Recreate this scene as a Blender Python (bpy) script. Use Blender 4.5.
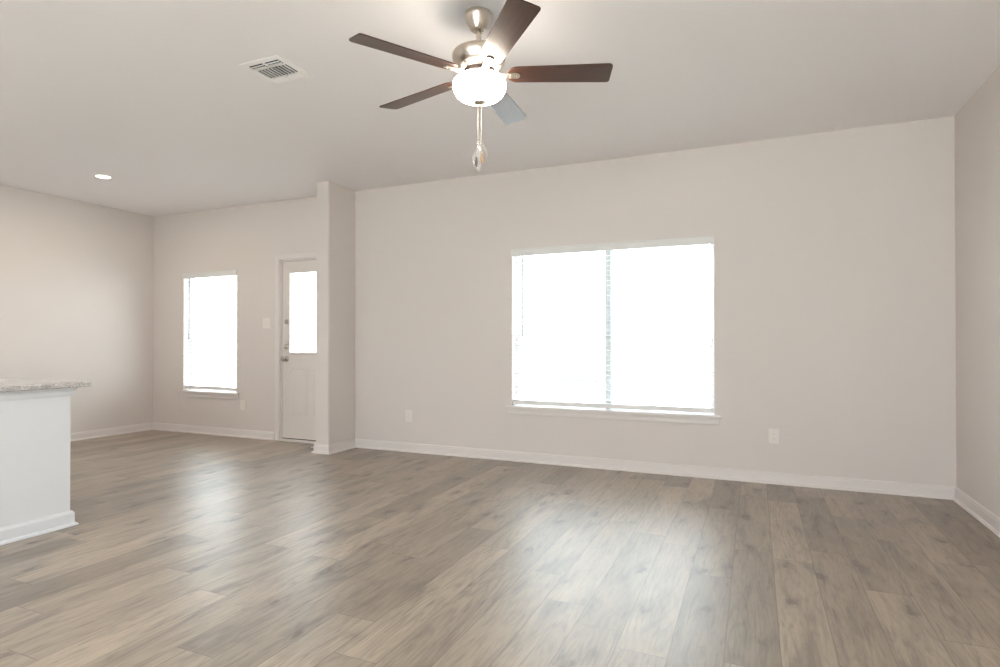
import bpy, bmesh, math, random
from mathutils import Vector, Matrix

# ---------------------------------------------------------------- scene, camera, world, exposure
for o in list(bpy.data.objects):
    bpy.data.objects.remove(o)
S = bpy.context.scene
COL = S.collection
PI = math.pi

H = 2.74            # ceiling height
D = 5.13            # back wall plane (y)
XR, XL = 1.316, -7.10
YB = -3.6           # rear wall, behind the camera

cam_data = bpy.data.cameras.new('camera')
cam_data.sensor_width = 36.0
cam_data.lens = 585.42 / 1000 * 36.0
cam_data.shift_y = 0.005
cam_data.clip_start = 0.05
cam_data.clip_end = 500
cam = bpy.data.objects.new('camera', cam_data)
COL.objects.link(cam)
cam.location = (0, 0, 1.1217)
cam.rotation_euler = (PI / 2 + 0.0060, 0, 0.41025)
S.camera = cam

S.view_settings.view_transform = 'Standard'
S.view_settings.look = 'None'
S.view_settings.gamma = 1
S.view_settings.use_curve_mapping = False
S.view_settings.exposure = 0.45
try:
    S.cycles.use_denoising = True
    S.cycles.denoiser = 'OPENIMAGEDENOISE'
    S.cycles.max_bounces = 14
    S.cycles.diffuse_bounces = 8
    S.cycles.transparent_max_bounces = 24
    S.cycles.sample_clamp_indirect = 12
    S.cycles.caustics_reflective = False
    S.cycles.caustics_refractive = False
except Exception:
    pass

SKY = 7.4
W = bpy.data.worlds.new('overcast_sky')
S.world = W
W.use_nodes = True
nt = W.node_tree
bg = nt.nodes['Background']
tc = nt.nodes.new('ShaderNodeTexCoord')
sx = nt.nodes.new('ShaderNodeSeparateXYZ')
rp = nt.nodes.new('ShaderNodeValToRGB')
rp.color_ramp.elements[0].position = 0.0
rp.color_ramp.elements[0].color = (0.90, 0.95, 1.0, 1)
rp.color_ramp.elements[1].position = 0.7
rp.color_ramp.elements[1].color = (0.82, 0.92, 1.0, 1)
nt.links.new(tc.outputs['Generated'], sx.inputs[0])
nt.links.new(sx.outputs['Z'], rp.inputs[0])
nt.links.new(rp.outputs[0], bg.inputs['Color'])
bg.inputs['Strength'].default_value = SKY

# openings: (x0, x1, z0, z1) on the back wall, rear wall
WIN_L = (-6.545, -5.645, 0.505, 1.975)
WIN_R = (-2.108, -0.305, 0.505, 1.995)
DOOR = (-4.965, -4.125, 0.0, 2.05)
REAR_FILL = [(-2.6, -0.8, 0.06, 2.10), (-0.6, 1.15, 0.06, 2.10)]  # rear glazing is invented, added to let fill daylight in


def portal(name, x0, x1, z0, z1, y, facing):
    l = bpy.data.lights.new(name, 'AREA')
    l.shape = 'RECTANGLE'
    l.size = x1 - x0
    l.size_y = z1 - z0
    l.cycles.is_portal = True
    o = bpy.data.objects.new(name, l)
    COL.objects.link(o)
    o.location = ((x0 + x1) / 2, y, (z0 + z1) / 2)
    o.rotation_euler = (PI / 2, 0, 0) if facing > 0 else (-PI / 2, 0, 0)
    return o


portal('window_daylight', *WIN_R, D + 0.16, -1)
portal('window_daylight', *WIN_L, D + 0.16, -1)
portal('window_daylight', -4.85, -4.26, 0.97, 1.95, D + 0.16, -1)
for r in REAR_FILL:
    portal('window_daylight', *r, YB - 0.16, 1)

SUN = 39.0
sl_ = bpy.data.lights.new('sun', 'SUN')
sl_.energy = SUN
sl_.angle = math.radians(0.8)
sl_.color = (0.92, 0.97, 1.0)
sun = bpy.data.objects.new('sun', sl_)
COL.objects.link(sun)
sun.rotation_euler = (math.radians(52), 0, math.radians(8))      # added behind the viewer, high, to bounce fill through the rear windows

DOWNLIGHT_W = 5.0
BOWL_STRENGTH = 22.0


# ---------------------------------------------------------------- materials
def new_mat(name):
    m = bpy.data.materials.new(name)
    m.use_nodes = True
    n = m.node_tree
    return m, n, n.nodes['Principled BSDF'], n.links


def node(n, t, **kw):
    x = n.nodes.new(t)
    for k, v in kw.items():
        setattr(x, k, v)
    return x


def mth(n, op, a, b=None, clamp=False):
    x = n.nodes.new('ShaderNodeMath')
    x.operation = op
    x.use_clamp = clamp
    for i, v in enumerate((a, b)):
        if v is None:
            continue
        if isinstance(v, (int, float)):
            x.inputs[i].default_value = v
        else:
            n.links.new(v, x.inputs[i])
    return x.outputs[0]


def mixc(n, fac, a, b, mode='MIX'):
    x = n.nodes.new('ShaderNodeMix')
    x.data_type = 'RGBA'
    x.blend_type = mode
    for i, v in ((0, fac), (6, a), (7, b)):
        if isinstance(v, (int, float)):
            x.inputs[i].default_value = v
        elif isinstance(v, tuple):
            x.inputs[i].default_value = (*v, 1) if len(v) == 3 else v
        else:
            n.links.new(v, x.inputs[i])
    return x.outputs[2]


def ramp(n, src, stops):
    x = n.nodes.new('ShaderNodeValToRGB')
    e = x.color_ramp.elements
    while len(e) < len(stops):
        e.new(0.5)
    for el, (p, c) in zip(e, stops):
        el.position = p
        el.color = (*c, 1) if isinstance(c, tuple) else (c, c, c, 1)
    n.links.new(src, x.inputs[0])
    return x.outputs[0]


def paint(name, col, rough, bump=0.0, scale=220.0):
    m, n, b, L = new_mat(name)
    co = node(n, 'ShaderNodeTexCoord')
    nz = node(n, 'ShaderNodeTexNoise')
    nz.inputs['Scale'].default_value = scale
    nz.inputs['Detail'].default_value = 3
    L.new(co.outputs['Object'], nz.inputs['Vector'])
    c = mixc(n, nz.outputs['Fac'], tuple(v * 0.985 for v in col), tuple(min(1, v * 1.015) for v in col))
    L.new(c, b.inputs['Base Color'])
    b.inputs['Roughness'].default_value = rough
    b.inputs['Specular IOR Level'].default_value = 0.35
    if bump:
        bp = node(n, 'ShaderNodeBump')
        bp.inputs['Strength'].default_value = bump
        bp.inputs['Distance'].default_value = 0.002
        L.new(nz.outputs['Fac'], bp.inputs['Height'])
        L.new(bp.outputs[0], b.inputs['Normal'])
    return m


M_WALL = paint('wall_paint', (0.70, 0.655, 0.630), 0.7, 0.10)
M_CEIL = paint('ceiling_paint', (0.88, 0.865, 0.88), 0.85, 0.15, 160)
M_TRIM = paint('trim_enamel', (0.74, 0.70, 0.685), 0.35)
M_DOOR = paint('door_enamel', (0.70, 0.655, 0.625), 0.4)
M_ISL = paint('island_enamel', (0.735, 0.755, 0.785), 0.4)
M_PLATE = paint('switch_plastic', (0.80, 0.76, 0.72), 0.3)
M_SOCKET = paint('socket_grey', (0.40, 0.38, 0.36), 0.5)
M_SLOT = paint('dark_slot', (0.05, 0.05, 0.05), 0.6)
M_VINYL = paint('window_vinyl', (0.72, 0.73, 0.73), 0.35)
M_BLIND = paint('blind_slat', (0.75, 0.745, 0.74), 0.4)
M_VENT = paint('vent_enamel', (0.88, 0.87, 0.87), 0.4)
M_MULL = paint('mullion_backlit', (0.50, 0.52, 0.53), 0.5)  # greyer than the frame: backlit shade of the mullion put into its colour
M_WAND = paint('wand_plastic', (0.05, 0.05, 0.05), 0.3)
M_DUCT = paint('duct_shade', (0.035, 0.035, 0.045), 0.8)
M_SIDING = paint('exterior_siding', (0.55, 0.52, 0.48), 0.8)
M_FOBWOOD = paint('pull_wood', (0.62, 0.42, 0.22), 0.45)
M_FOBDARK = paint('pull_dark', (0.06, 0.045, 0.04), 0.35)
M_RUBBER = paint('stop_rubber', (0.80, 0.78, 0.75), 0.5)


def metal(name, col, rough):
    m, n, b, L = new_mat(name)
    b.inputs['Base Color'].default_value = (*col, 1)
    b.inputs['Metallic'].default_value = 1
    co = node(n, 'ShaderNodeTexCoord')
    mp = node(n, 'ShaderNodeMapping')
    mp.inputs['Scale'].default_value = (30, 30, 900)
    nz = node(n, 'ShaderNodeTexNoise')
    nz.inputs['Scale'].default_value = 1
    L.new(co.outputs['Object'], mp.inputs[0])
    L.new(mp.outputs[0], nz.inputs['Vector'])
    r = mth(n, 'ADD', mth(n, 'MULTIPLY', nz.outputs['Fac'], 0.16), rough - 0.08)
    L.new(r, b.inputs['Roughness'])
    return m


M_NICKEL = metal('brushed_nickel', (0.62, 0.56, 0.49), 0.30)
M_KNOB = metal('satin_nickel', (0.45, 0.41, 0.36), 0.28)
M_CHAIN = metal('chain_metal', (0.62, 0.59, 0.55), 0.3)
M_ALU = metal('threshold_aluminium', (0.75, 0.72, 0.68), 0.4)


def glass(name, fac=0.06, tint=(1, 1, 1)):
    m = bpy.data.materials.new(name)
    m.use_nodes = True
    n = m.node_tree
    n.nodes.clear()
    out = node(n, 'ShaderNodeOutputMaterial')
    t = node(n, 'ShaderNodeBsdfTransparent')
    t.inputs[0].default_value = (*tint, 1)
    g = node(n, 'ShaderNodeBsdfGlossy')
    g.inputs['Roughness'].default_value = 0.02
    mx = node(n, 'ShaderNodeMixShader')
    mx.inputs[0].default_value = fac
    n.links.new(t.outputs[0], mx.inputs[1])
    n.links.new(g.outputs[0], mx.inputs[2])
    n.links.new(mx.outputs[0], out.inputs[0])
    return m


M_GLASS = glass('window_glass', 0.05, (0.97, 0.99, 0.98))


def emit(name, col, strength):
    m = bpy.data.materials.new(name)
    m.use_nodes = True
    n = m.node_tree
    n.nodes.clear()
    out = node(n, 'ShaderNodeOutputMaterial')
    e = node(n, 'ShaderNodeEmission')
    e.inputs[0].default_value = (*col, 1)
    e.inputs[1].default_value = strength
    n.links.new(e.outputs[0], out.inputs[0])
    return m


M_BOWL = emit('lit_frosted_glass', (1.0, 0.89, 0.75), BOWL_STRENGTH)
M_LED = emit('lit_led_lens', (1.0, 0.90, 0.76), 14.0)


def make_floor_mat():
    m, n, b, L = new_mat('oak_vinyl_plank')
    geo = node(n, 'ShaderNodeNewGeometry')
    sp = node(n, 'ShaderNodeSeparateXYZ')
    L.new(geo.outputs['Position'], sp.inputs[0])
    PW, PL = 0.185, 1.22
    u = mth(n, 'DIVIDE', mth(n, 'SUBTRACT', sp.outputs['X'], 0.083), PW)
    row = mth(n, 'FLOOR', u)
    fu = mth(n, 'SUBTRACT', u, row)
    wn = node(n, 'ShaderNodeTexWhiteNoise', noise_dimensions='1D')
    L.new(row, wn.inputs['W'])
    v = mth(n, 'ADD', mth(n, 'DIVIDE', sp.outputs['Y'], PL), mth(n, 'MULTIPLY', wn.outputs['Value'], 7.3))
    cl = mth(n, 'FLOOR', v)
    fv = mth(n, 'SUBTRACT', v, cl)
    idv = node(n, 'ShaderNodeCombineXYZ')
    L.new(row, idv.inputs[0])
    L.new(cl, idv.inputs[1])
    w2 = node(n, 'ShaderNodeTexWhiteNoise', noise_dimensions='3D')
    L.new(idv.outputs[0], w2.inputs['Vector'])
    rnd = w2.outputs['Value']
    # seams
    du = mth(n, 'MULTIPLY', mth(n, 'MINIMUM', fu, mth(n, 'SUBTRACT', 1.0, fu)), PW)
    dv = mth(n, 'MULTIPLY', mth(n, 'MINIMUM', fv, mth(n, 'SUBTRACT', 1.0, fv)), PL)
    ds = mth(n, 'MINIMUM', du, dv)
    seam = mth(n, 'SUBTRACT', 1.0, mth(n, 'DIVIDE', ds, 0.0032, True), True)
    # grain coordinates, shifted plank by plank
    off = node(n, 'ShaderNodeVectorMath', operation='SCALE')
    L.new(w2.outputs['Color'], off.inputs[0])
    off.inputs['Scale'].default_value = 37.0
    pos = node(n, 'ShaderNodeVectorMath', operation='ADD')
    L.new(geo.outputs['Position'], pos.inputs[0])
    L.new(off.outputs[0], pos.inputs[1])

    def noise(scale, detail, rough, sc, dist=0.0):
        mp = node(n, 'ShaderNodeMapping')
        mp.inputs['Scale'].default_value = sc
        L.new(pos.outputs[0], mp.inputs[0])
        z = node(n, 'ShaderNodeTexNoise')
        z.inputs['Scale'].default_value = scale
        z.inputs['Detail'].default_value = detail
        z.inputs['Roughness'].default_value = rough
        z.inputs['Distortion'].default_value = dist
        L.new(mp.outputs[0], z.inputs['Vector'])
        return z.outputs['Fac']
    broad = noise(3.2, 4, 0.55, (2.6, 0.55, 1), 0.8)
    fine = noise(11, 9, 0.74, (4.5, 0.34, 1), 0.9)
    mid = noise(9, 5, 0.6, (3.4, 0.42, 1), 1.6)
    # cathedral rings
    sc2 = node(n, 'ShaderNodeSeparateColor')
    L.new(w2.outputs['Color'], sc2.inputs[0])
    cw = node(n, 'ShaderNodeCombineXYZ')
    L.new(mth(n, 'MULTIPLY', mth(n, 'SUBTRACT', fu, mth(n, 'ADD', mth(n, 'MULTIPLY', sc2.outputs[0], 0.9), 0.05)), 1.25), cw.inputs[0])
    L.new(mth(n, 'MULTIPLY', mth(n, 'SUBTRACT', fv, sc2.outputs[1]), 0.9), cw.inputs[1])
    L.new(mth(n, 'MULTIPLY', rnd, 20.0), cw.inputs[2])
    wv = node(n, 'ShaderNodeTexWave', wave_type='RINGS', rings_direction='Z')
    wv.inputs['Scale'].default_value = 2.6
    wv.inputs['Distortion'].default_value = 3.5
    wv.inputs['Detail'].default_value = 3
    wv.inputs['Detail Scale'].default_value = 2.5
    L.new(cw.outputs[0], wv.inputs['Vector'])
    # knots
    mpk = node(n, 'ShaderNodeMapping')
    mpk.inputs['Scale'].default_value = (6.0, 2.6, 1)
    L.new(pos.outputs[0], mpk.inputs[0])
    dn = node(n, 'ShaderNodeTexNoise')
    dn.inputs['Scale'].default_value = 5.0
    L.new(mpk.outputs[0], dn.inputs['Vector'])
    dm = node(n, 'ShaderNodeVectorMath', operation='SCALE')
    L.new(dn.outputs['Color'], dm.inputs[0])
    dm.inputs['Scale'].default_value = 0.55
    da = node(n, 'ShaderNodeVectorMath', operation='ADD')
    L.new(mpk.outputs[0], da.inputs[0])
    L.new(dm.outputs[0], da.inputs[1])
    vo = node(n, 'ShaderNodeTexVoronoi')
    vo.voronoi_dimensions = '2D'
    vo.inputs['Scale'].default_value = 1.0
    L.new(da.outputs[0], vo.inputs['Vector'])
    knot = ramp(n, vo.outputs['Distance'], [(0.0, 1.0), (0.07, 0.85), (0.15, 0.30), (0.36, 0.0)])
    kr = mth(n, 'GREATER_THAN', node_sep(n, vo.outputs['Color']), 0.68)
    knot = mth(n, 'MULTIPLY', knot, kr)
    # colour
    base = ramp(n, rnd, [(0.0, (0.205, 0.164, 0.123)), (0.25, (0.265, 0.214, 0.162)),
                         (0.65, (0.305, 0.247, 0.187)), (1.0, (0.350, 0.286, 0.218))])
    g1 = ramp(n, broad, [(0.28, 0.58), (0.44, 0.98), (0.74, 1.20)])
    g2 = ramp(n, fine, [(0.3, 0.62), (0.5, 1.0), (0.7, 1.17)])
    g3 = ramp(n, mid, [(0.30, 0.62), (0.46, 1.0), (0.75, 1.10)])
    c = mixc(n, 1.0, base, g1, 'MULTIPLY')
    c = mixc(n, 1.0, c, g2, 'MULTIPLY')
    c = mixc(n, 0.9, c, g3, 'MULTIPLY')
    wr = ramp(n, wv.outputs['Fac'], [(0.0, 0.84), (0.30, 0.99), (1.0, 1.03)])
    c = mixc(n, ramp(n, noise(1.1, 2, 0.5, (2.0, 0.6, 1)), [(0.45, 0.0), (0.62, 1.0)]), c, mixc(n, 1.0, c, wr, 'MULTIPLY'))
    c = mixc(n, mth(n, 'MULTIPLY', knot, 0.85), c, (0.07, 0.052, 0.038))
    c = mixc(n, mth(n, 'MULTIPLY', seam, 0.75), c, (0.075, 0.06, 0.045))
    L.new(c, b.inputs['Base Color'])
    r = mth(n, 'ADD', mth(n, 'MULTIPLY', fine, 0.14), 0.40)
    b.inputs['Coat Weight'].default_value = 0.50
    b.inputs['Coat Roughness'].default_value = 0.33
    L.new(r, b.inputs['Roughness'])
    b.inputs['Specular IOR Level'].default_value = 0.9
    b.inputs['IOR'].default_value = 1.5
    hgt = mth(n, 'SUBTRACT', mth(n, 'ADD', mth(n, 'MULTIPLY', fine, 0.5), mth(n, 'MULTIPLY', mid, 0.5)), mth(n, 'MULTIPLY', seam, 1.2))
    bp = node(n, 'ShaderNodeBump')
    bp.inputs['Strength'].default_value = 0.35
    bp.inputs['Distance'].default_value = 0.0012
    L.new(hgt, bp.inputs['Height'])
    L.new(bp.outputs[0], b.inputs['Normal'])
    return m


def node_sep(n, col):
    s = n.nodes.new('ShaderNodeSeparateColor')
    n.links.new(col, s.inputs[0])
    return s.outputs[0]


M_FLOOR = make_floor_mat()


def make_walnut():
    m, n, b, L = new_mat('walnut_blade')
    co = node(n, 'ShaderNodeTexCoord')
    mp = node(n, 'ShaderNodeMapping')
    mp.inputs['Scale'].default_value = (3.0, 45.0, 10.0)
    L.new(co.outputs['Object'], mp.inputs[0])
    nz = node(n, 'ShaderNodeTexNoise')
    nz.inputs['Scale'].default_value = 2.0
    nz.inputs['Detail'].default_value = 5
    nz.inputs['Distortion'].default_value = 0.6
    L.new(mp.outputs[0], nz.inputs['Vector'])
    c = ramp(n, nz.outputs['Fac'], [(0.3, (0.044, 0.018, 0.011)), (0.7, (0.078, 0.033, 0.021))])
    L.new(c, b.inputs['Base Color'])
    b.inputs['Roughness'].default_value = 0.28
    b.inputs['Specular IOR Level'].default_value = 0.65
    return m


M_WALNUT = make_walnut()


def make_granite():
    m, n, b, L = new_mat('speckled_granite')
    co = node(n, 'ShaderNodeTexCoord')
    vo = node(n, 'ShaderNodeTexVoronoi')
    vo.inputs['Scale'].default_value = 210
    L.new(co.outputs['Object'], vo.inputs['Vector'])
    nz = node(n, 'ShaderNodeTexNoise')
    nz.inputs['Scale'].default_value = 26
    nz.inputs['Detail'].default_value = 5
    L.new(co.outputs['Object'], nz.inputs['Vector'])
    c1 = ramp(n, node_sep(n, vo.outputs['Color']), [(0.0, (0.18, 0.17, 0.165)), (0.14, (0.36, 0.34, 0.33)), (0.4, (0.55, 0.53, 0.515)), (1.0, (0.70, 0.685, 0.67))])
    c2 = ramp(n, nz.outputs['Fac'], [(0.35, 0.75), (0.6, 1.05)])
    L.new(mixc(n, 1.0, c1, c2, 'MULTIPLY'), b.inputs['Base Color'])
    b.inputs['Roughness'].default_value = 0.16
    return m


M_GRANITE = make_granite()
M_SLEEVE = glass('clear_sleeve', 0.17, (0.92, 0.91, 0.90))
_n = M_SLEEVE.node_tree
_g = [x for x in _n.nodes if x.type == 'BSDF_GLOSSY'][0]
_d = _n.nodes.new('ShaderNodeBsdfDiffuse')
_d.inputs[0].default_value = (0.85, 0.84, 0.83, 1)
_m2 = _n.nodes.new('ShaderNodeMixShader')
_m2.inputs[0].default_value = 0.6
_mx = [x for x in _n.nodes if x.type == 'MIX_SHADER' and x != _m2][0]
_n.links.new(_g.outputs[0], _m2.inputs[1])
_n.links.new(_d.outputs[0], _m2.inputs[2])
_n.links.new(_m2.outputs[0], _mx.inputs[2])
_g.inputs['Roughness'].default_value = 0.15
M_CONCRETE = paint('yard_concrete', (0.50, 0.48, 0.45), 0.9, 0, 4)
M_BOUNCE = paint('patio_bounce', (0.78, 0.77, 0.74), 0.9, 0, 4)
M_ASPHALT = paint('street_asphalt', (0.16, 0.16, 0.165), 0.9, 0, 8)
M_IRON = paint('drain_iron', (0.03, 0.03, 0.03), 0.7)


# ---------------------------------------------------------------- mesh helpers
def build(name, bm, mat, parent=None, smooth=False, mw=None):
    me = bpy.data.meshes.new(name)
    bmesh.ops.recalc_face_normals(bm, faces=bm.faces)
    bm.to_mesh(me)
    bm.free()
    me.materials.append(mat)
    if smooth:
        for p in me.polygons:
            p.use_smooth = True
        try:
            me.set_sharp_from_angle(angle=math.radians(38))
        except Exception:
            pass
    o = bpy.data.objects.new(name, me)
    COL.objects.link(o)
    if parent:
        o.parent = parent
    if mw:
        o.matrix_local = mw
    return o


def tag(o, label=None, cat=None, group=None, kind=None):
    if label:
        o['label'] = label
    if cat:
        o['category'] = cat
    if group:
        o['group'] = group
    if kind:
        o['kind'] = kind
    return o


def empty(name, loc, rz=0.0):
    o = bpy.data.objects.new(name, None)
    COL.objects.link(o)
    o.location = loc
    o.rotation_euler = (0, 0, rz)
    o.empty_display_size = 0.05
    return o


def box(bm, x0, x1, y0, y1, z0, z1, bev=0.0, seg=2, mx=None):
    r = bmesh.ops.create_cube(bm, size=1.0)
    vs = r['verts']
    for v in vs:
        v.co = Vector(((x0 + x1) / 2 + v.co.x * (x1 - x0), (y0 + y1) / 2 + v.co.y * (y1 - y0), (z0 + z1) / 2 + v.co.z * (z1 - z0)))
    es = list({e for v in vs for e in v.link_edges})
    if bev:
        r2 = bmesh.ops.bevel(bm, geom=es, offset=bev, segments=seg, profile=0.5, affect='EDGES')
        vs = list({v for f in r2['faces'] for v in f.verts} | {v for v in vs if v.is_valid})
    if mx:
        for v in vs:
            v.co = mx @ v.co
    return vs


def lathe(bm, prof, seg=40, mx=None, cap=True):
    """prof: list of (r, z), spun about z"""
    rings = []
    for r, z in prof:
        ring = []
        for i in range(seg):
            a = 2 * PI * i / seg
            p = Vector((r * math.cos(a), r * math.sin(a), z))
            ring.append(bm.verts.new(mx @ p if mx else p))
        rings.append(ring)
    for a, b in zip(rings, rings[1:]):
        for i in range(seg):
            j = (i + 1) % seg
            bm.faces.new((a[i], a[j], b[j], b[i]))
    if cap:
        bm.faces.new(rings[0])
        bm.faces.new(list(reversed(rings[-1])))


def tube(bm, pts, r, seg=10):
    pts = [Vector(p) for p in pts]
    rings = []
    for i, p in enumerate(pts):
        t = (pts[min(i + 1, len(pts) - 1)] - pts[max(i - 1, 0)]).normalized()
        u = t.orthogonal().normalized() if i == 0 else (u - t * u.dot(t)).normalized()
        w = t.cross(u)
        rr = r[i] if isinstance(r, (list, tuple)) else r
        rings.append([bm.verts.new(p + (u * math.cos(2 * PI * k / seg) + w * math.sin(2 * PI * k / seg)) * rr) for k in range(seg)])
    for a, b in zip(rings, rings[1:]):
        for k in range(seg):
            j = (k + 1) % seg
            bm.faces.new((a[k], a[j], b[j], b[k]))
    bm.faces.new(rings[0])
    bm.faces.new(list(reversed(rings[-1])))


def sweep(bm, path, prof, closed=False):
    """Sweep a profile [(out, z)] along a horizontal polyline path [(x, y)], mitred;
    'out' is measured to the left of the walking direction."""
    P = [Vector((x, y)) for x, y in path]
    n = len(P)
    rings = []
    for i in range(n):
        d0 = (P[i] - P[i - 1]).normalized() if (i > 0 or closed) else None
        d1 = (P[(i + 1) % n] - P[i]).normalized() if (i < n - 1 or closed) else None
        if d0 is None:
            d0 = d1
        if d1 is None:
            d1 = d0
        n0 = Vector((-d0.y, d0.x))
        n1 = Vector((-d1.y, d1.x))
        m = (n0 + n1)
        m = m / m.dot(n0) if m.length > 1e-6 else n0
        rings.append([bm.verts.new((P[i].x + m.x * o, P[i].y + m.y * o, z)) for o, z in prof])
    k = len(prof)
    for i in range(n if closed else n - 1):
        a, b = rings[i], rings[(i + 1) % n]
        for j in range(k):
            l = (j + 1) % k
            bm.faces.new((a[j], a[l], b[l], b[j]))
    if not closed:
        bm.faces.new(rings[0])
        bm.faces.new(list(reversed(rings[-1])))


def prism(bm, outline, t0, t1, mx=None, bev=0.0):
    """outline [(x, y)] extruded from z=t0 to t1"""
    a = [bm.verts.new((x, y, t0)) for x, y in outline]
    b = [bm.verts.new((x, y, t1)) for x, y in outline]
    n = len(outline)
    fs = [bm.faces.new(a), bm.faces.new(list(reversed(b)))]
    es = []
    for i in range(n):
        j = (i + 1) % n
        bm.faces.new((a[i], b[i], b[j], a[j]))
    if bev:
        es = [e for f in fs for e in f.edges]
        bmesh.ops.bevel(bm, geom=es, offset=bev, segments=2, profile=0.5, affect='EDGES')
    if mx:
        for v in bm.verts:
            v.co = mx @ v.co


def struct(name, bm, mat, label=None, parent=None, smooth=False):
    o = build(name, bm, mat, parent, smooth)
    if parent is None:
        o['kind'] = 'structure'
        if label:
            o['label'] = label
    return o


# ---------------------------------------------------------------- room shell
WT = 0.15
bm = bmesh.new()
box(bm, XL - WT, XR + WT, YB - WT, D + WT, -0.12, 0.0)
struct('floor', bm, M_FLOOR, 'grey brown oak look plank floor across the whole room')
bm = bmesh.new()
box(bm, XL - WT, XR + WT, YB - WT, D + WT, H, H + 0.15)
struct('ceiling', bm, M_CEIL, 'flat off white painted ceiling over the room')


def wall_with_openings(name, y0, y1, x0, x1, ops, label):
    bm = bmesh.new()
    xs = sorted({x0, x1, *[o[0] for o in ops], *[o[1] for o in ops]})
    zs = sorted({0.0, H, *[o[2] for o in ops], *[o[3] for o in ops]})

    def solid(i, k):
        if not (0 <= i < len(xs) - 1 and 0 <= k < len(zs) - 1):
            return False
        cx, cz = (xs[i] + xs[i + 1]) / 2, (zs[k] + zs[k + 1]) / 2
        return not any(o[0] < cx < o[1] and o[2] < cz < o[3] for o in ops)
    cache = {}

    def V(i, y, k):
        key = (i, y, k)
        if key not in cache:
            cache[key] = bm.verts.new((xs[i], y, zs[k]))
        return cache[key]
    for i in range(len(xs) - 1):
        for k in range(len(zs) - 1):
            if not solid(i, k):
                continue
            for y in (y0, y1):
                bm.faces.new((V(i, y, k), V(i + 1, y, k), V(i + 1, y, k + 1), V(i, y, k + 1)))
            if not solid(i - 1, k):
                bm.faces.new((V(i, y0, k), V(i, y1, k), V(i, y1, k + 1), V(i, y0, k + 1)))
            if not solid(i + 1, k):
                bm.faces.new((V(i + 1, y0, k), V(i + 1, y1, k), V(i + 1, y1, k + 1), V(i + 1, y0, k + 1)))
            if not solid(i, k - 1):
                bm.faces.new((V(i, y0, k), V(i + 1, y0, k), V(i + 1, y1, k), V(i, y1, k)))
            if not solid(i, k + 1):
                bm.faces.new((V(i, y0, k + 1), V(i + 1, y0, k + 1), V(i + 1, y1, k + 1), V(i, y1, k + 1)))
    return struct(name, bm, M_WALL, label)


wall_with_openings('wall_back', D, D + WT, XL, XR, [WIN_L, DOOR, WIN_R], 'long beige painted wall with the windows and glazed door')
wall_with_openings('wall_rear', YB - WT, YB, XL, XR, REAR_FILL, 'beige wall behind the viewer')
bm = bmesh.new()
box(bm, XL - WT, XL, YB - WT, D + WT, 0, H)
struct('wall_left', bm, M_WALL, 'beige painted wall at the far left of the dining nook')
bm = bmesh.new()
box(bm, XR, XR + WT, YB - WT, D + WT, 0, H)
struct('wall_right', bm, M_WALL, 'beige painted wall at the right edge of the room')
SX0, SX1, SY = -4.086, -3.921, 4.704
bm = bmesh.new()
box(bm, SX0, SX1, SY, D, 0, H)
bmesh.ops.bevel(bm, geom=[e for e in bm.edges if abs(e.verts[0].co.z - e.verts[1].co.z) > 1 and e.verts[0].co.y < D - 0.1], offset=0.006, segments=2, affect='EDGES')
struct('wall_partition', bm, M_WALL, 'short beige stub wall between the glazed door and the wide window')

BASE = [(0, 0), (0.030, 0), (0.030, 0.006), (0.027, 0.013), (0.021, 0.018), (0.0145, 0.019), (0.0145, 0.068), (0.0115, 0.074), (0.0115, 0.082), (0.006, 0.089), (0.0, 0.090)]


def baseboard(name, path, label):
    bm = bmesh.new()
    sweep(bm, path, BASE)
    struct(name, bm, M_TRIM, label)


# walking so that the room is on the left
baseboard('baseboard_back', [(XR, D), (SX1, D)], 'white baseboard under the wide window')
baseboard('baseboard_partition', [(SX1, D), (SX1, SY), (SX0, SY), (SX0, D)], 'white baseboard wrapping the stub wall')
baseboard('baseboard_right', [(XR, YB), (XR, D)], 'white baseboard along the right wall')
baseboard('baseboard_dining', [(DOOR[0] - 0.075, D), (XL, D)], 'white baseboard between the left wall and the door')
baseboard('baseboard_left', [(XL, D), (XL, YB)], 'white baseboard along the left wall')
baseboard('baseboard_rear', [(XL, YB), (XR, YB)], 'white baseboard behind the viewer')


# ---------------------------------------------------------------- windows
def sash_frame(bm, x0, x1, z0, z1, y0, y1, w):
    box(bm, x0, x0 + w, y0, y1, z0, z1, 0.003, 1)
    box(bm, x1 - w, x1, y0, y1, z0, z1, 0.003, 1)
    box(bm, x0 + w, x1 - w, y0, y1, z0, z0 + w, 0.003, 1)
    box(bm, x0 + w, x1 - w, y0, y1, z1 - w, z1, 0.003, 1)


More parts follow.
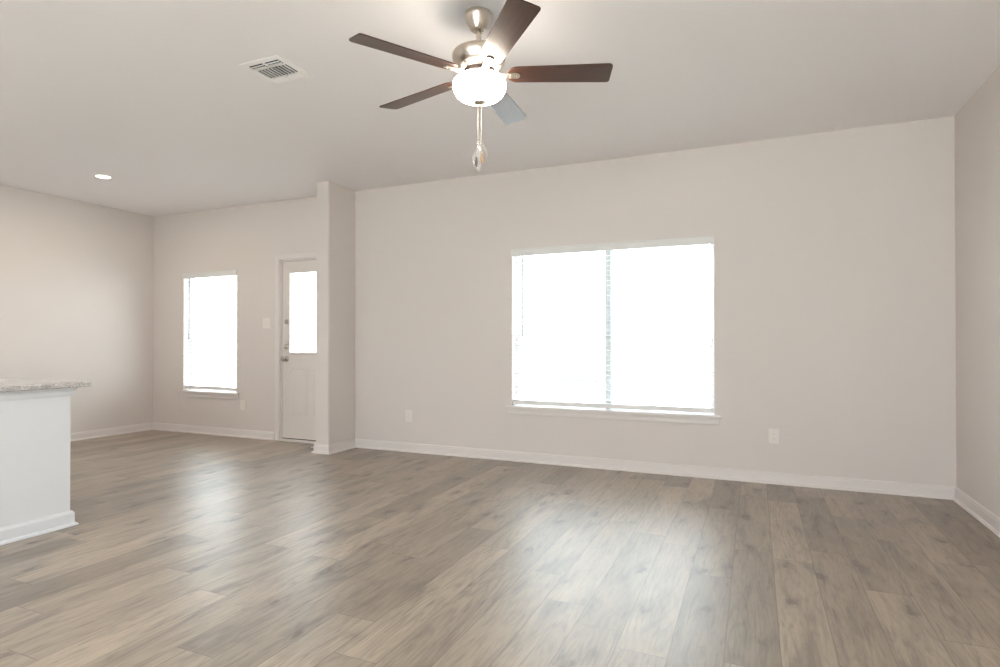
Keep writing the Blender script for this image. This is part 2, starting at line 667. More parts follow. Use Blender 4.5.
def window(name, op, units, label, sill=True, yb=D, sgn=1):
    x0, x1, z0, z1 = op
    root = empty(name, ((x0 + x1) / 2, yb, z0))
    root['kind'] = 'structure'
    root['label'] = label
    inv = Matrix.Translation((-(x0 + x1) / 2, -yb, -z0))

    def part(nm, bm, mat, parent=root):
        for v in bm.verts:
            v.co = inv @ v.co
        if sgn < 0:
            for v in bm.verts:
                v.co.y = -v.co.y
        return build(nm, bm, mat, parent)
    ya, yc = yb + 0.085, yb + 0.145
    b = bmesh.new()
    f = 0.018
    sash_frame(b, x0, x1, z0, z1, ya, yc, f)
    step = (x1 - x0) / units
    for k in range(1, units):
        xm = x0 + k * step
        box(b, xm - 0.012, xm + 0.012, ya, yc, z0 + f, z1 - f, 0.003, 1)
    part('window_frame', b, M_VINYL)
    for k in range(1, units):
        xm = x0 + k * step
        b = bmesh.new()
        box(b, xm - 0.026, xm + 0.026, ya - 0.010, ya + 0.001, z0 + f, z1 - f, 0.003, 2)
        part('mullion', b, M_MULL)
    for k in range(units):
        a0 = x0 + k * step + (f if k == 0 else 0.012)
        a1 = x0 + (k + 1) * step - (f if k == units - 1 else 0.012)
        zm = z0 + 0.66
        for (q0, q1, yy, nm) in ((z0 + f, zm + 0.010, ya + 0.008, 'lower_sash'), (zm - 0.010, z1 - f, ya + 0.033, 'upper_sash')):
            b = bmesh.new()
            sash_frame(b, a0, a1, q0, q1, yy, yy + 0.022, 0.017)
            s = part(nm, b, M_VINYL)
            b = bmesh.new()
            box(b, a0 + 0.015, a1 - 0.015, yy + 0.009, yy + 0.013, q0 + 0.015, q1 - 0.015)
            part('glass_pane', b, M_GLASS, s)
            if nm == 'lower_sash':
                b = bmesh.new()
                xm = (a0 + a1) / 2
                box(b, xm - 0.03, xm + 0.03, yy - 0.004, yy + 0.018, q1, q1 + 0.014, 0.003, 1)
                box(b, xm - 0.006, xm + 0.034, yy - 0.008, yy + 0.006, q1 + 0.012, q1 + 0.022, 0.003, 1)
                part('sash_lock', b, M_VINYL, s)
    if sill:
        b = bmesh.new()
        prof = [(yb - 0.032, z0 - 0.006), (yb - 0.036, z0 - 0.001), (yb - 0.036, z0 + 0.006), (yb - 0.030, z0 + 0.012), (yb + 0.085, z0 + 0.012), (yb + 0.085, z0 - 0.008)]
        # stool inside the opening
        box(b, x0, x1, yb - 0.001, yb + 0.085, z0 - 0.004, z0 + 0.012)
        box(b, x0 - 0.055, x1 + 0.055, yb - 0.036, yb, z0 - 0.010, z0 + 0.012, 0.005, 2)
        part('window_sill', b, M_TRIM)
        b = bmesh.new()
        box(b, x0 - 0.040, x1 + 0.040, yb - 0.014, yb, z0 - 0.062, z0 - 0.010, 0.004, 2)
        box(b, x0 - 0.040, x1 + 0.040, yb - 0.020, yb, z0 - 0.024, z0 - 0.010, 0.004, 2)
        part('sill_apron', b, M_TRIM)
    return root


window('window_1', WIN_R, 2, 'wide twin window behind the raised slats right of the stub wall')
window('window_2', WIN_L, 1, 'narrow single window in the dining nook')
for i, r in enumerate(REAR_FILL):
    window('window_%d' % (3 + i), r, 2, 'added fill light window behind the viewer', False, YB, -1)


# ---------------------------------------------------------------- blinds (hang in the window recess: things of their own)
def blind(op, label, wand_off, bow, wr):
    x0, x1, z0, z1 = op
    w = x1 - x0
    root = empty('window_blind', ((x0 + x1) / 2, D + 0.035, z0 + 0.012))
    tag(root, label, 'blind')
    hw = w / 2 - 0.006
    zt = z1 - z0 - 0.012
    b = bmesh.new()
    box(b, -hw, hw, -0.025, 0.025, zt - 0.048, zt - 0.003, 0.003, 1)
    build('head_rail', b, M_BLIND, root)
    # valance: face board with short returns, a lip proud of the wall
    b = bmesh.new()
    vw = w / 2 + 0.008
    box(b, -vw, vw, -0.054, -0.042, zt - 0.066, zt + 0.004, 0.004, 2)
    box(b, -vw, vw, -0.058, -0.050, zt - 0.010, zt + 0.004, 0.003, 2)
    for s in (-1, 1):
        box(b, s * (hw - 0.006) - 0.005, s * (hw - 0.006) + 0.005, -0.046, -0.026, zt - 0.064, zt - 0.004)
    build('valance', b, M_BLIND, root)
    top, bot = zt - 0.075, 0.070
    n = int(round((top - bot) / 0.0445))
    b = bmesh.new()
    tilt = math.radians(4)
    for i in range(n):
        z = bot + (i + 0.35) * (top - bot) / n
        pr = [(-0.025, 0.0), (-0.0125, 0.0018), (0.0, 0.0024), (0.0125, 0.0018), (0.025, 0.0)]
        up = [(y * math.cos(tilt), zz + 0.0013 + y * math.sin(tilt)) for y, zz in pr]
        dn = [(y * math.cos(tilt), zz - 0.0013 + y * math.sin(tilt)) for y, zz in pr]
        loop = up + dn[::-1]
        A = [b.verts.new((-hw, y, z + q)) for y, q in loop]
        B = [b.verts.new((hw, y, z + q)) for y, q in loop]
        m = len(loop)
        for j in range(m):
            k = (j + 1) % m
            b.faces.new((A[j], A[k], B[k], B[j]))
        b.faces.new(A)
        b.faces.new(B[::-1])
    build('slats', b, M_BLIND, root)
    b = bmesh.new()
    r = 12
    for i in range(r):
        xa, xb = -hw + 2 * hw * i / r, -hw + 2 * hw * (i + 1) / r
        za, zb = (bow * math.sin(PI * i / r), bow * math.sin(PI * (i + 1) / r))
        vs = box(b, xa, xb, -0.025, 0.025, 0.018, 0.056)
        for v in vs:
            v.co.z += za if abs(v.co.x - xa) < 1e-6 else zb
    bmesh.ops.remove_doubles(b, verts=b.verts, dist=1e-5)
    build('bottom_rail', b, M_BLIND, root)
    nl = max(2, int(round(w / 0.5)) + (1 if w > 1.2 else 0))
    for i in range(nl):
        x = -hw + 0.09 + (2 * hw - 0.18) * i / (nl - 1)
        b = bmesh.new()
        for y in (-0.0265, 0.0265):
            tube(b, [(x, y, 0.04), (x, y, zt - 0.05)], 0.0008, 5)
        build('ladder_cord', b, M_BLIND, root)
    b = bmesh.new()
    xw = -hw + wand_off
    tube(b, [(xw, -0.036, zt - 0.05), (xw, -0.036, zt - 0.062), (xw, -0.036, zt - 0.78), (xw, -0.036, zt - 0.82)], [0.003, wr, wr, wr + 0.0015], 8)
    build('tilt_wand', b, M_WAND, root)
    return root


blind(WIN_R, 'wide white open slat blind on the twin window right of stub wall', 0.10, 0.0, 0.0075)
blind(WIN_L, 'narrow white slat blind on the dining nook window left of door', 0.09, 0.008, 0.004)

# ---------------------------------------------------------------- door
dx0, dx1 = DOOR[0], DOOR[1]
door = empty('door_1', ((dx0 + dx1) / 2, D, 0))
door['kind'] = 'structure'
door['label'] = 'off white half glazed exterior door beside the stub wall'
di = Matrix.Translation((-(dx0 + dx1) / 2, -D, 0))


def dpart(nm, b, mat, parent=door, smooth=False):
    for v in b.verts:
        v.co = di @ v.co
    return build(nm, b, mat, parent, smooth)


sx0, sx1, sz0, sz1 = dx0 + 0.012, dx1 - 0.012, 0.030, 2.038
gx0, gx1, gz0, gz1 = sx0 + 0.097, sx1 - 0.097, 0.988, 1.918
ys = D + 0.022      # slab face
b = bmesh.new()
box(b, sx0, gx0, ys, ys + 0.044, sz0, sz1)
box(b, gx1, sx1, ys, ys + 0.044, sz0, sz1)
box(b, gx0, gx1, ys, ys + 0.044, sz0, gz0)
box(b, gx0, gx1, ys, ys + 0.044, gz1, sz1)
dpart('door_slab', b, M_DOOR)
# lite frame around the glass
b = bmesh.new()
LF = 0.026
for (a0, a1, c0, c1) in ((gx0 - 0.008, gx0 + LF - 0.008, gz0 - 0.008, gz1 + 0.008), (gx1 - LF + 0.008, gx1 + 0.008, gz0 - 0.008, gz1 + 0.008),
                         (gx0 + LF - 0.008, gx1 - LF + 0.008, gz0 - 0.008, gz0 + LF - 0.008), (gx0 + LF - 0.008, gx1 - LF + 0.008, gz1 - LF + 0.008, gz1 + 0.008)):
    box(b, a0, a1, ys - 0.010, ys + 0.002, c0, c1, 0.004, 2)
dpart('lite_frame', b, M_DOOR)
b = bmesh.new()
box(b, gx0, gx1, ys + 0.018, ys + 0.024, gz0, gz1)
dpart('door_glass', b, M_GLASS)


# two embossed lower panels with eyebrow tops
def eyebrow(x0, x1, z0, z1, rise, inset=0.0, n=14):
    pts = [(x0 + inset, z0 + inset), (x1 - inset, z0 + inset)]
    for i in range(n + 1):
        t = i / n
        x = x1 - inset - (x1 - x0 - 2 * inset) * t
        # inner side rises to the middle stile with an ogee
        s = 0.5 - 0.5 * math.cos(PI * min(1, max(0, 1.2 * math.sin(PI * t))))
        pts.append((x, z1 - inset + rise * s))
    return pts


pw = (sx1 - sx0 - 0.115 * 2 - 0.09) / 2
for k in range(2):
    px0 = sx0 + 0.115 + k * (pw + 0.09)
    b = bmesh.new()
    rings = []
    for inset, dep in ((0.0, 0.0), (0.006, 0.006), (0.018, 0.008), (0.030, -0.001), (0.042, -0.002)):
        rings.append([b.verts.new((x, ys - 0.0005 + (-0.006 if dep < 0 else (-0.007 if 0 < inset < 0.01 else -0.001)), z)) for x, z in eyebrow(px0, px0 + pw, 0.30, 0.815, 0.014, inset)])
    for r0, r1 in zip(rings, rings[1:]):
        for i in range(len(r0)):
            j = (i + 1) % len(r0)
            b.faces.new((r0[i], r0[j], r1[j], r1[i]))
    b.faces.new(rings[-1])
    dpart('raised_panel', b, M_DOOR, smooth=True)


def rosette(b, x, z, r, knob=False):
    mx = Matrix.Translation((x, ys, z)) @ Matrix.Rotation(PI / 2, 4, 'X')
    if knob:
        lathe(b, [(0.034, 0.0), (0.034, 0.006), (0.028, 0.011), (0.013, 0.014), (0.012, 0.032), (0.020, 0.038), (0.029, 0.046), (0.0305, 0.056), (0.026, 0.066), (0.012, 0.071)], 28, mx)
    else:
        lathe(b, [(r, 0.0), (r, 0.008), (r - 0.006, 0.014), (r - 0.010, 0.015), (0.010, 0.015), (0.009, 0.019)], 28, mx)
        box(b, x - 0.0045, x + 0.0045, ys - 0.036, ys - 0.015, z - 0.017, z + 0.017, 0.002, 2)


b = bmesh.new()
rosette(b, sx0 + 0.060, 1.352, 0.029)
dpart('upper_deadbolt', b, M_KNOB, smooth=True)
b = bmesh.new()
rosette(b, sx0 + 0.060, 1.070, 0.031)
dpart('lower_deadbolt', b, M_KNOB, smooth=True)
b = bmesh.new()
rosette(b, sx0 + 0.060, 0.930, 0.03, True)
dpart('door_knob', b, M_KNOB, smooth=True)
# jamb lining and stops, threshold, sweep
b = bmesh.new()
box(b, dx0 - 0.002, dx0 + 0.010, D, D + WT, 0, 2.05)
box(b, dx1 - 0.010, dx1 + 0.002, D, D + WT, 0, 2.05)
box(b, dx0, dx1, D, D + WT, 2.040, 2.052)
box(b, dx0 + 0.010, dx0 + 0.022, ys + 0.046, ys + 0.075, 0, 2.04)
box(b, dx1 - 0.022, dx1 - 0.010, ys + 0.046, ys + 0.075, 0, 2.04)
dpart('door_jamb', b, M_TRIM)
b = bmesh.new()
box(b, dx0, dx1, D - 0.034, D + WT, 0.0, 0.020, 0.006, 2)
dpart('threshold', b, M_TRIM)
b = bmesh.new()
box(b, sx0, sx1, ys + 0.004, ys + 0.040, 0.018, 0.030)
dpart('door_sweep', b, M_SLOT)
# casing
b = bmesh.new()
CW = 0.062
for (a0, a1, c0, c1) in ((dx0 - CW - 0.006, dx0 - 0.002, 0, 2.054 + CW), (dx1 + 0.002, min(dx1 + CW, SX0) - 0.001, 0, 2.054 + CW)):
    box(b, a0, a1, D - 0.016, D, c0, c1, 0.004, 2)
    box(b, a0 + 0.014, a1 - 0.010, D - 0.019, D - 0.010, c0, c1 - 0.014, 0.003, 2)
box(b, dx0 - 0.003, dx1 + 0.003, D - 0.016, D, 2.052, 2.054 + CW, 0.004, 2)
box(b, dx0 - 0.003, dx1 + 0.003, D - 0.019, D - 0.010, 2.062, 2.054 + CW - 0.014, 0.003, 2)
struct('trim_1', b, M_TRIM, 'off white casing around the glazed door')

# door stop screwed to the stub wall baseboard
ds = empty('door_stop', (SX0 - 0.030, SY + 0.018, 0.048))
tag(ds, 'small white tipped spring door stop on the stub wall baseboard', 'door stop')
b = bmesh.new()
mxs = Matrix.Rotation(-PI / 2, 4, 'Y')
lathe(b, [(0.011, -0.016), (0.011, -0.012), (0.006, -0.008), (0.0045, 0.0), (0.0055, 0.004), (0.0045, 0.008), (0.0055, 0.012), (0.0045, 0.016), (0.0055, 0.020), (0.0045, 0.026)], 14, mxs)
build('spring', b, M_ALU, ds, True)
b = bmesh.new()
lathe(b, [(0.006, 0.024), (0.009, 0.027), (0.009, 0.038), (0.006, 0.042)], 14, mxs)
build('rubber_tip', b, M_RUBBER, ds, True)


# ---------------------------------------------------------------- switch and outlets
def outlet(x, z, label):
    r = empty('wall_outlet', (x, D, z))
    tag(r, label, 'outlet', 'wall outlets on the back wall')
    b = bmesh.new()
    box(b, -0.0375, 0.0375, -0.006, 0, -0.059, 0.059, 0.003, 2)
    build('cover_plate', b, M_PLATE, r)
    b = bmesh.new()
    box(b, -0.0165, 0.0165, -0.009, -0.005, -0.034, 0.034, 0.002, 2)
    rc = build('receptacle', b, M_PLATE, r)
    for zz in (-0.018, 0.018):
        b = bmesh.new()
        box(b, -0.0075, -0.0050, -0.0094, -0.0088, zz - 0.003, zz + 0.006)
        box(b, 0.0050, 0.0075, -0.0094, -0.0088, zz - 0.002, zz + 0.005)
        box(b, -0.002, 0.002, -0.0094, -0.0088, zz - 0.010, zz - 0.006)
        build('socket', b, M_SOCKET, rc)


outlet(-5.538, 0.380, 'white outlet below the corner of the dining nook window')
outlet(-3.249, 0.365, 'white outlet between stub wall and wide window')
outlet(0.138, 0.375, 'white outlet right of the wide window near the right corner')

r = empty('light_switch', (-5.168, D, 1.340))
tag(r, 'white double light switch plate left of the glazed door', 'switch')
b = bmesh.new()
box(b, -0.060, 0.060, -0.006, 0, -0.059, 0.059, 0.003, 2)
build('cover_plate', b, M_PLATE, r)
for s in (-1, 1):
    b = bmesh.new()
    vs = box(b, s * 0.023 - 0.0165, s * 0.023 + 0.0165, -0.010, -0.005, -0.034, 0.034, 0.002, 2)
    for v in vs:
        if v.co.y < -0.008:
            v.co.y += 0.003 * (0.5 + v.co.z / 0.068)
    build('rocker', b, M_PLATE, r)

# ---------------------------------------------------------------- kitchen island
IX, IY = -3.842, 2.243      # face towards the living room, far end
IX2, IY2 = -4.90, -0.9
isl = empty('kitchen_island', ((IX + IX2) / 2, (IY + IY2) / 2, 0))
tag(isl, 'white panelled kitchen island at the left edge', 'island')
ii = Matrix.Translation((-(IX + IX2) / 2, -(IY + IY2) / 2, 0))


def ipart(nm, b, mat, parent=isl, smooth=False):
    for v in b.verts:
        v.co = ii @ v.co
    return build(nm, b, mat, parent, smooth)


IZ = 0.845
b = bmesh.new()
box(b, IX2, IX, IY2, IY, 0, IZ)
bmesh.ops.bevel(b, geom=[e for e in b.edges if abs(e.verts[0].co.z - e.verts[1].co.z) > 0.5], offset=0.004, segments=2, affect='EDGES')
ipart('island_body', b, M_ISL)
loop = [(IX, IY), (IX, IY2), (IX2, IY2), (IX2, IY)]     # island kept on the right: out is to the left
loop = loop[::-1]
b = bmesh.new()


def outset(path, prof):
    # direction test: make 'left of walking' point outwards
    sweep(b, path, prof, True)


def signed_area(p):
    return sum(p[i][0] * p[(i + 1) % len(p)][1] - p[(i + 1) % len(p)][0] * p[i][1] for i in range(len(p))) / 2


if signed_area(loop) > 0:
    loop = loop[::-1]
outset(loop, [(-0.002, 0), (0.030, 0), (0.030, 0.006), (0.027, 0.013), (0.021, 0.018), (0.0155, 0.019), (0.0155, 0.074), (0.0115, 0.082), (0.007, 0.090), (-0.002, 0.091)])
ipart('base_moulding', b, M_TRIM if False else M_ISL)
b = bmesh.new()
outset(loop, [(-0.002, IZ - 0.056), (0.004, IZ - 0.056), (0.007, IZ - 0.048), (0.010, IZ - 0.040), (0.013, IZ - 0.026), (0.020, IZ - 0.014), (0.026, IZ - 0.010), (0.026, IZ - 0.001), (-0.002, IZ - 0.001)])
ipart('cap_moulding', b, M_ISL)
b = bmesh.new()
box(b, IX2 - 0.04, IX + 0.055, IY2 - 0.04, IY + 0.090, IZ, IZ + 0.032, 0.005, 3)
ct = build('countertop', b, M_GRANITE)
tag(ct, 'speckled light grey granite countertop on the white island', 'countertop')


# ---------------------------------------------------------------- ceiling vent
vent = empty('ceiling_vent', (-2.607, 2.664, H))
tag(vent, 'white square ceiling air vent with slatted louvers', 'vent')
hw = 0.148
b = bmesh.new()
ins = 0.112
for (a0, a1, c0, c1) in ((-hw, hw, -hw, -ins), (-hw, hw, ins, hw), (-hw, -ins, -ins, ins), (ins, hw, -ins, ins)):
    box(b, a0, a1, c0, c1, -0.004, 0)
bmesh.ops.remove_doubles(b, verts=b.verts, dist=1e-5)
build('vent_frame', b, M_VENT, vent)
b = bmesh.new()
for y in (-0.058, 0.062):
    box(b, -ins, ins, y - 0.006, y + 0.006, -0.006, -0.001)
for y0, y1 in ((-ins, -0.064), (0.068, ins)):
    box(b, -0.006, 0.006, y0, y1, -0.006, -0.001)
build('divider_bars', b, M_VENT, vent)
b = bmesh.new()
box(b, -ins, ins, -ins, ins, -0.0015, -0.0005)  # flat sheet coloured dark for the shade inside the duct
build('duct_shade_sheet', b, M_DUCT, vent)


def louver(b, x0, x1, y0, y1, along, tilt, c, wd=0.018):
    mx = Matrix.Translation((c[0], c[1], -0.007)) @ Matrix.Rotation(tilt, 4, 'X' if along == 'x' else 'Y')
    if along == 'x':
        box(b, x0, x1, -wd / 2, wd / 2, -0.0008, 0.0008, mx=mx)
    else:
        box(b, -wd / 2, wd / 2, y0, y1, -0.0008, 0.0008, mx=mx)


b = bmesh.new()
for cy in (-0.099, -0.079):
    for s in (-1, 1):
        louver(b, -0.052, 0.052, 0, 0, 'x', math.radians(62), (s * 0.059, cy), 0.013)
build('louver_bank', b, M_VENT, vent)
b = bmesh.new()
for i in range(9):
    louver(b, 0, 0, -0.057, 0.057, 'y', math.radians(72), (-0.1 + i * 0.025, 0.002), 0.012)
build('louver_bank', b, M_VENT, vent)
b = bmesh.new()
for cy in (0.078, 0.090, 0.102):
    for s in (-1, 1):
        louver(b, -0.052, 0.052, 0, 0, 'x', -math.radians(35), (s * 0.059, cy), 0.015)
build('louver_bank', b, M_VENT, vent)


# ---------------------------------------------------------------- recessed downlights
def downlight_proto():
    r = empty('recessed_light', (-5.832, 3.69, H))
    tag(r, 'lit round recessed ceiling light over the dining nook', 'ceiling light')
    b = bmesh.new()
    lathe(b, [(0.058, -0.002), (0.062, -0.008), (0.074, -0.008), (0.078, -0.003), (0.078, 0.0), (0.058, 0.0)], 36, cap=False)
    t = build('trim_ring', b, M_VENT, r, True)
    b = bmesh.new()
    lathe(b, [(0.060, -0.0035), (0.030, -0.0050), (0.004, -0.0055)], 36)
    d = build('lens', b, M_LED, r, True)
    return r, t, d


dl, dtrim, dlens = downlight_proto()


def lamp_under(parent, power, col=(0.97, 0.98, 1.0)):
    l = bpy.data.lights.new('recessed_lamp', 'AREA')
    l.shape = 'DISK'
    l.size = 0.12
    l.energy = power
    l.color = col
    o = bpy.data.objects.new('lamp', l)
    COL.objects.link(o)
    o.parent = parent
    o.location = (0, 0, -0.012)


lamp_under(dl, DOWNLIGHT_W * 1.3, (1.0, 0.82, 0.62))
for (x, y, f, lb) in ((-5.83, 1.2, 0.6, 'added fill light over the kitchen beyond the left edge'), (-4.4, 0.4, 1.8, 'added fill light over the island'),
                      (-5.83, -1.2, 0.6, 'added fill light deep in the kitchen'), (-0.3, -0.8, 2.0, 'added fill light above the viewer'),
                      (-2.4, -1.6, 1.0, 'added fill light behind the viewer'), (-0.3, -2.6, 1.0, 'added fill light by the rear wall')):
    c = dl.copy()  # out-of-view copies, added only to brighten the room
    COL.objects.link(c)
    c.location = (x, y, H)
    c['label'] = lb
    for q in (dtrim, dlens):
        k = q.copy()
        COL.objects.link(k)
        k.parent = c
    lamp_under(c, DOWNLIGHT_W * 2.0 * f)

# ---------------------------------------------------------------- ceiling fan
FX, FY = -1.2471, 2.5972
fan = empty('ceiling_fan', (FX, FY, H))
tag(fan, 'brushed nickel ceiling fan with five dark wood blades and lit bowl', 'ceiling fan')
Z = lambda z: z - H
b = bmesh.new()
lathe(b, [(0.066, Z(2.74)), (0.067, Z(2.732)), (0.066, Z(2.722)), (0.058, Z(2.700)), (0.047, Z(2.676)), (0.038, Z(2.660)), (0.034, Z(2.656)), (0.028, Z(2.655)), (0.026, Z(2.662)), (0.016, Z(2.668))], 44)
can = build('canopy', b, M_NICKEL, fan, True)
FDIR = Vector((FX, FY, 0)).normalized()
TILT = Matrix.Rotation(-math.radians(1.1), 4, FDIR)          # the fan hangs a little crooked on its ball
fan.rotation_mode = 'QUATERNION'
fan.rotation_quaternion = TILT.to_quaternion()
can.matrix_local = TILT.inverted()
FIN = Vector((0, 0, 2.25 - H))
Z = lambda z: z - H + 0.010
ZB = lambda z: Z(z) + (2.411 - z) * 0.06
PLUMB = Matrix.Translation(FIN) @ TILT.inverted() @ Matrix.Translation(-FIN)
b = bmesh.new()
lathe(b, [(0.013, Z(2.658)), (0.013, Z(2.550))], 20)
lathe(b, [(0.013, Z(2.575)), (0.020, Z(2.571)), (0.021, Z(2.552)), (0.026, Z(2.546))], 24)
build('downrod', b, M_NICKEL, fan, True)
b = bmesh.new()
lathe(b, [(0.020, Z(2.550)), (0.070, Z(2.547)), (0.112, Z(2.542)), (0.126, Z(2.536)), (0.131, Z(2.528)), (0.132, Z(2.518)), (0.129, Z(2.498)), (0.125, Z(2.490)), (0.124, Z(2.484)), (0.112, Z(2.466)), (0.094, Z(2.454)), (0.078, Z(2.446))], 56)
build('motor_housing', b, M_NICKEL, fan, True)
b = bmesh.new()
lathe(b, [(0.078, Z(2.447)), (0.080, Z(2.440)), (0.080, Z(2.428)), (0.074, Z(2.424)), (0.060, Z(2.422))], 44)
build('flywheel', b, M_FOBDARK, fan, True)
b = bmesh.new()
lathe(b, [(0.060, Z(2.424)), (0.062, Z(2.420)), (0.062, Z(2.412)), (0.086, Z(2.409)), (0.088, Z(2.404)), (0.040, Z(2.402))], 44)
build('light_fitter', b, M_NICKEL, fan, True)
b = bmesh.new()
prof = [(0.088, ZB(2.410)), (0.100, ZB(2.411)), (0.116, ZB(2.406)), (0.126, ZB(2.396)), (0.1305, ZB(2.382)), (0.1310, ZB(2.366)), (0.127, ZB(2.346)), (0.117, ZB(2.326)), (0.100, ZB(2.310)), (0.076, ZB(2.298)), (0.046, ZB(2.291)), (0.020, ZB(2.289)), (0.006, ZB(2.289))]
lathe(b, prof, 56)
bowl = build('lamp_bowl', b, M_BOWL, fan, True)
bowl['label'] = 'glowing frosted glass bowl'
b = bmesh.new()
lathe(b, [(0.004, ZB(2.292)), (0.028, ZB(2.291)), (0.030, ZB(2.286)), (0.027, ZB(2.280)), (0.015, ZB(2.275)), (0.010, ZB(2.270)), (0.011, ZB(2.264)), (0.007, ZB(2.258)), (0.002, ZB(2.257))], 28)
build('finial', b, M_NICKEL, fan, True)


def blade_outline(r0, r1, w0, w1, rc, n=7):
    """rounded blade outline along +x"""
    pts = []
    def arc(cx, cy, a0, a1, r):
        for i in range(n + 1):
            a = a0 + (a1 - a0) * i / n
            pts.append((cx + r * math.cos(a), cy + r * math.sin(a)))
    ri = w0 * 0.42
    # tip: leading corner large, trailing corner small, square-ish
    arc(r1 - rc, -w1 / 2 + rc, -PI / 2, 0, rc)
    arc(r1 - rc * 0.6, w1 / 2 - rc * 0.6, 0, PI / 2, rc * 0.6)
    arc(r0 + ri, w0 / 2 - ri, PI / 2, PI, ri)
    arc(r0 + ri, -w0 / 2 + ri, PI, 3 * PI / 2, ri)
    return pts


PITCH = math.radians(-12)
BZ = Z(2.4275)
blade_me = bracket_me = screw_me = None
for k in range(5):
    ang = math.radians(23.6 + 72 * k)
    mw = Matrix.Translation((0, 0, BZ)) @ Matrix.Rotation(ang, 4, 'Z') @ Matrix.Rotation(PITCH, 4, 'X')
    if k == 0:
        b = bmesh.new()
        prism(b, blade_outline(0.138, 0.650, 0.112, 0.136, 0.020), -0.003, 0.003, bev=0.0012)
        bl = build('blade', b, M_WALNUT, fan, False, mw)
        # iron: arm from the flywheel, widening to a plate under the blade
        b = bmesh.new()
        out = [(0.060, -0.016), (0.100, -0.0125), (0.128, -0.016), (0.140, -0.019), (0.188, -0.0185), (0.198, -0.012), (0.201, 0.0),
               (0.198, 0.012), (0.188, 0.0185), (0.140, 0.019), (0.128, 0.016), (0.100, 0.0125), (0.060, 0.016)]
        prism(b, out, -0.0105, -0.0035, bev=0.0018)
        br = build('blade_bracket', b, M_NICKEL, bl)
        scs = []
        for px, py in ((0.155, -0.010), (0.155, 0.010), (0.186, 0.0)):
            b = bmesh.new()
            lathe(b, [(0.0045, -0.0100), (0.0045, -0.0118), (0.0030, -0.0130)], 12, Matrix.Translation((px, py, 0)))
            scs.append(build('screw', b, M_KNOB, bl))
    else:
        c = bl.copy()
        COL.objects.link(c)
        c.parent = fan
        c.matrix_local = mw
        for q in (br, *scs):
            e = q.copy()
            COL.objects.link(e)
            e.parent = c

# pull chains with fobs, still wrapped in a clear sleeve
for (ox, oy, zl, mat, lb) in ((-0.013, 0.003, 2.055, M_FOBDARK, 'dark pull fob'), (0.008, -0.004, 2.040, M_FOBWOOD, 'pale wooden pull fob')):
    b = bmesh.new()
    z = 2.275
    pts = []
    while z > zl:
        lathe(b, [(0.0006, Z(z)), (0.0013, Z(z - 0.0012)), (0.0013, Z(z - 0.0024)), (0.0006, Z(z - 0.0036))], 6, Matrix.Translation((ox, oy, 0)))
        z -= 0.0042
    tube(b, [(ox, oy, Z(2.275)), (ox, oy, Z(zl))], 0.0006, 5)
    ch = build('pull_chain', b, M_CHAIN, fan, False, PLUMB)
    b = bmesh.new()
    d = 0.030 if mat is M_FOBDARK else 0.0
    fx = ox - (0.008 if mat is M_FOBDARK else -0.004)
    lathe(b, [(0.002, Z(zl + 0.002 - d)), (0.0045, Z(zl - 0.004 - d)), (0.0065, Z(zl - 0.015 - d)), (0.0075, Z(zl - 0.035 - d)), (0.0055, Z(zl - 0.046 - d)), (0.002, Z(zl - 0.049 - d))], 16, Matrix.Translation((fx, oy, 0)))
    f = build('pull_fob', b, mat, ch, True)
    f['label'] = lb
b = bmesh.new()
rnd = random.Random(4)
seg = 18
rings = []
for (r_, z_, sx_) in ((0.004, 2.112, 0), (0.012, 2.098, 0), (0.024, 2.075, 0.0), (0.035, 2.045, 0.002), (0.031, 2.020, -0.004), (0.022, 1.995, -0.008), (0.014, 1.972, -0.009), (0.004, 1.955, -0.008)):
    ring = []
    for i in range(seg):
        a = 2 * PI * i / seg
        rr = r_ * (1 + 0.28 * math.sin(3 * a + z_ * 40) + rnd.uniform(-0.14, 0.14))
        ring.append(b.verts.new((sx_ + rr * math.cos(a), rr * math.sin(a) * 0.75, Z(z_ + rnd.uniform(-0.003, 0.003)))))
    rings.append(ring)
for r0, r1 in zip(rings, rings[1:]):
    for i in range(seg):
        j = (i + 1) % seg
        b.faces.new((r0[i], r0[j], r1[j], r1[i]))
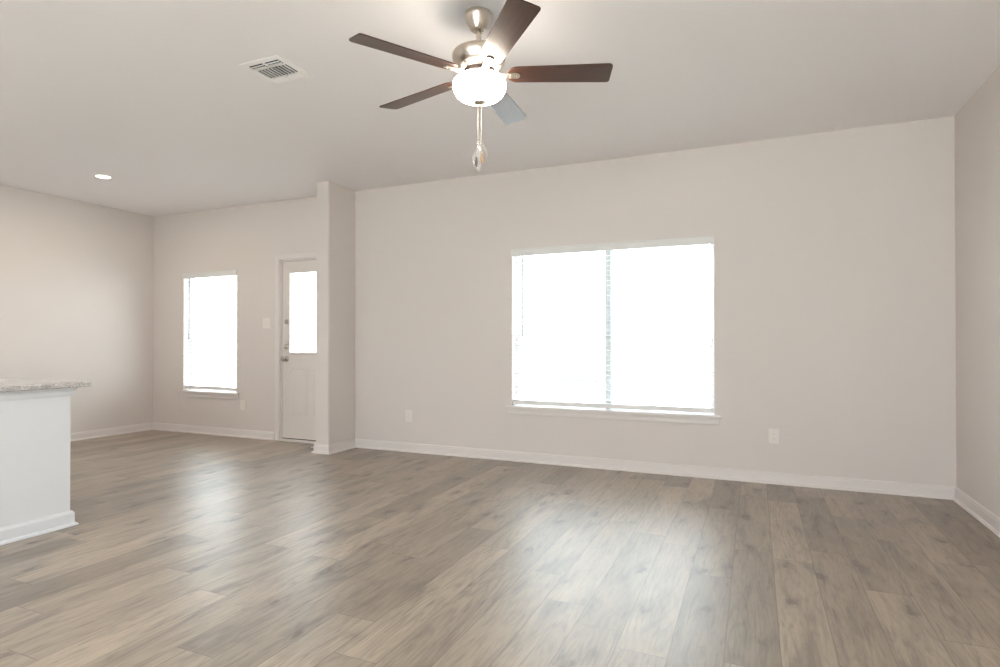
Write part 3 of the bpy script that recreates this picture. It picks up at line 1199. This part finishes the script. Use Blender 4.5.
sl = build('plastic_sleeve', b, M_SLEEVE, fan, False, PLUMB)
sl['label'] = 'crumpled clear plastic sleeve'

# ---------------------------------------------------------------- outside, seen bleached through the blinds
bm = bmesh.new()
box(bm, -9, 4, -14, YB - WT, -0.25, -0.05)  # unseen pale slab added to bounce sunlight up to the ceiling
struct('ground_bounce', bm, M_BOUNCE, 'pale concrete slab added behind the house to bounce light in')
YK, YF = 23.3, 31.0
bm = bmesh.new()
box(bm, -120, 120, -60, YK, -0.30, -0.13)
struct('ground', bm, M_CONCRETE, 'pale bare yard outside the windows')
bm = bmesh.new()
box(bm, -120, 120, YK + 0.3, YF, -0.36, -0.24)
struct('street', bm, M_ASPHALT, 'street beyond the yard')
bm = bmesh.new()
box(bm, -120, 120, YK, YK + 0.3, -0.36, -0.13, 0.03, 2)
struct('trim_2', bm, M_CONCRETE, 'street kerb nearest the house')
bm = bmesh.new()
box(bm, -120, 120, YF, YF + 0.3, -0.36, -0.12, 0.03, 2)
struct('trim_3', bm, M_CONCRETE, 'street kerb on the far side')
bm = bmesh.new()
box(bm, -300, 300, YF + 0.3, 380, -0.40, -0.13)
struct('ground_far', bm, M_CONCRETE, 'pale open land beyond the street')

gr = empty('drain_grate', (-5.35, 18.6, -0.13))
tag(gr, 'dark iron drain grate in the pale yard, seen through the wide window', 'drain grate')
b = bmesh.new()
GX, GY = 0.85, 0.75
for (x0, x1, y0, y1) in ((-GX, GX, -GY, -GY + 0.14), (-GX, GX, GY - 0.14, GY), (-GX, -GX + 0.14, -GY + 0.14, GY - 0.14), (GX - 0.14, GX, -GY + 0.14, GY - 0.14)):
    box(b, x0, x1, y0, y1, 0, 0.05)
build('grate_frame', b, M_IRON, gr)
b = bmesh.new()
box(b, -GX + 0.14, GX - 0.14, -GY + 0.14, GY - 0.14, 0.0, 0.012)
for i in range(9):
    x = -GX + 0.22 + i * (2 * GX - 0.44) / 8
    box(b, x - 0.03, x + 0.03, -GY + 0.14, GY - 0.14, 0.010, 0.045)
build('grate_bars', b, M_IRON, gr)
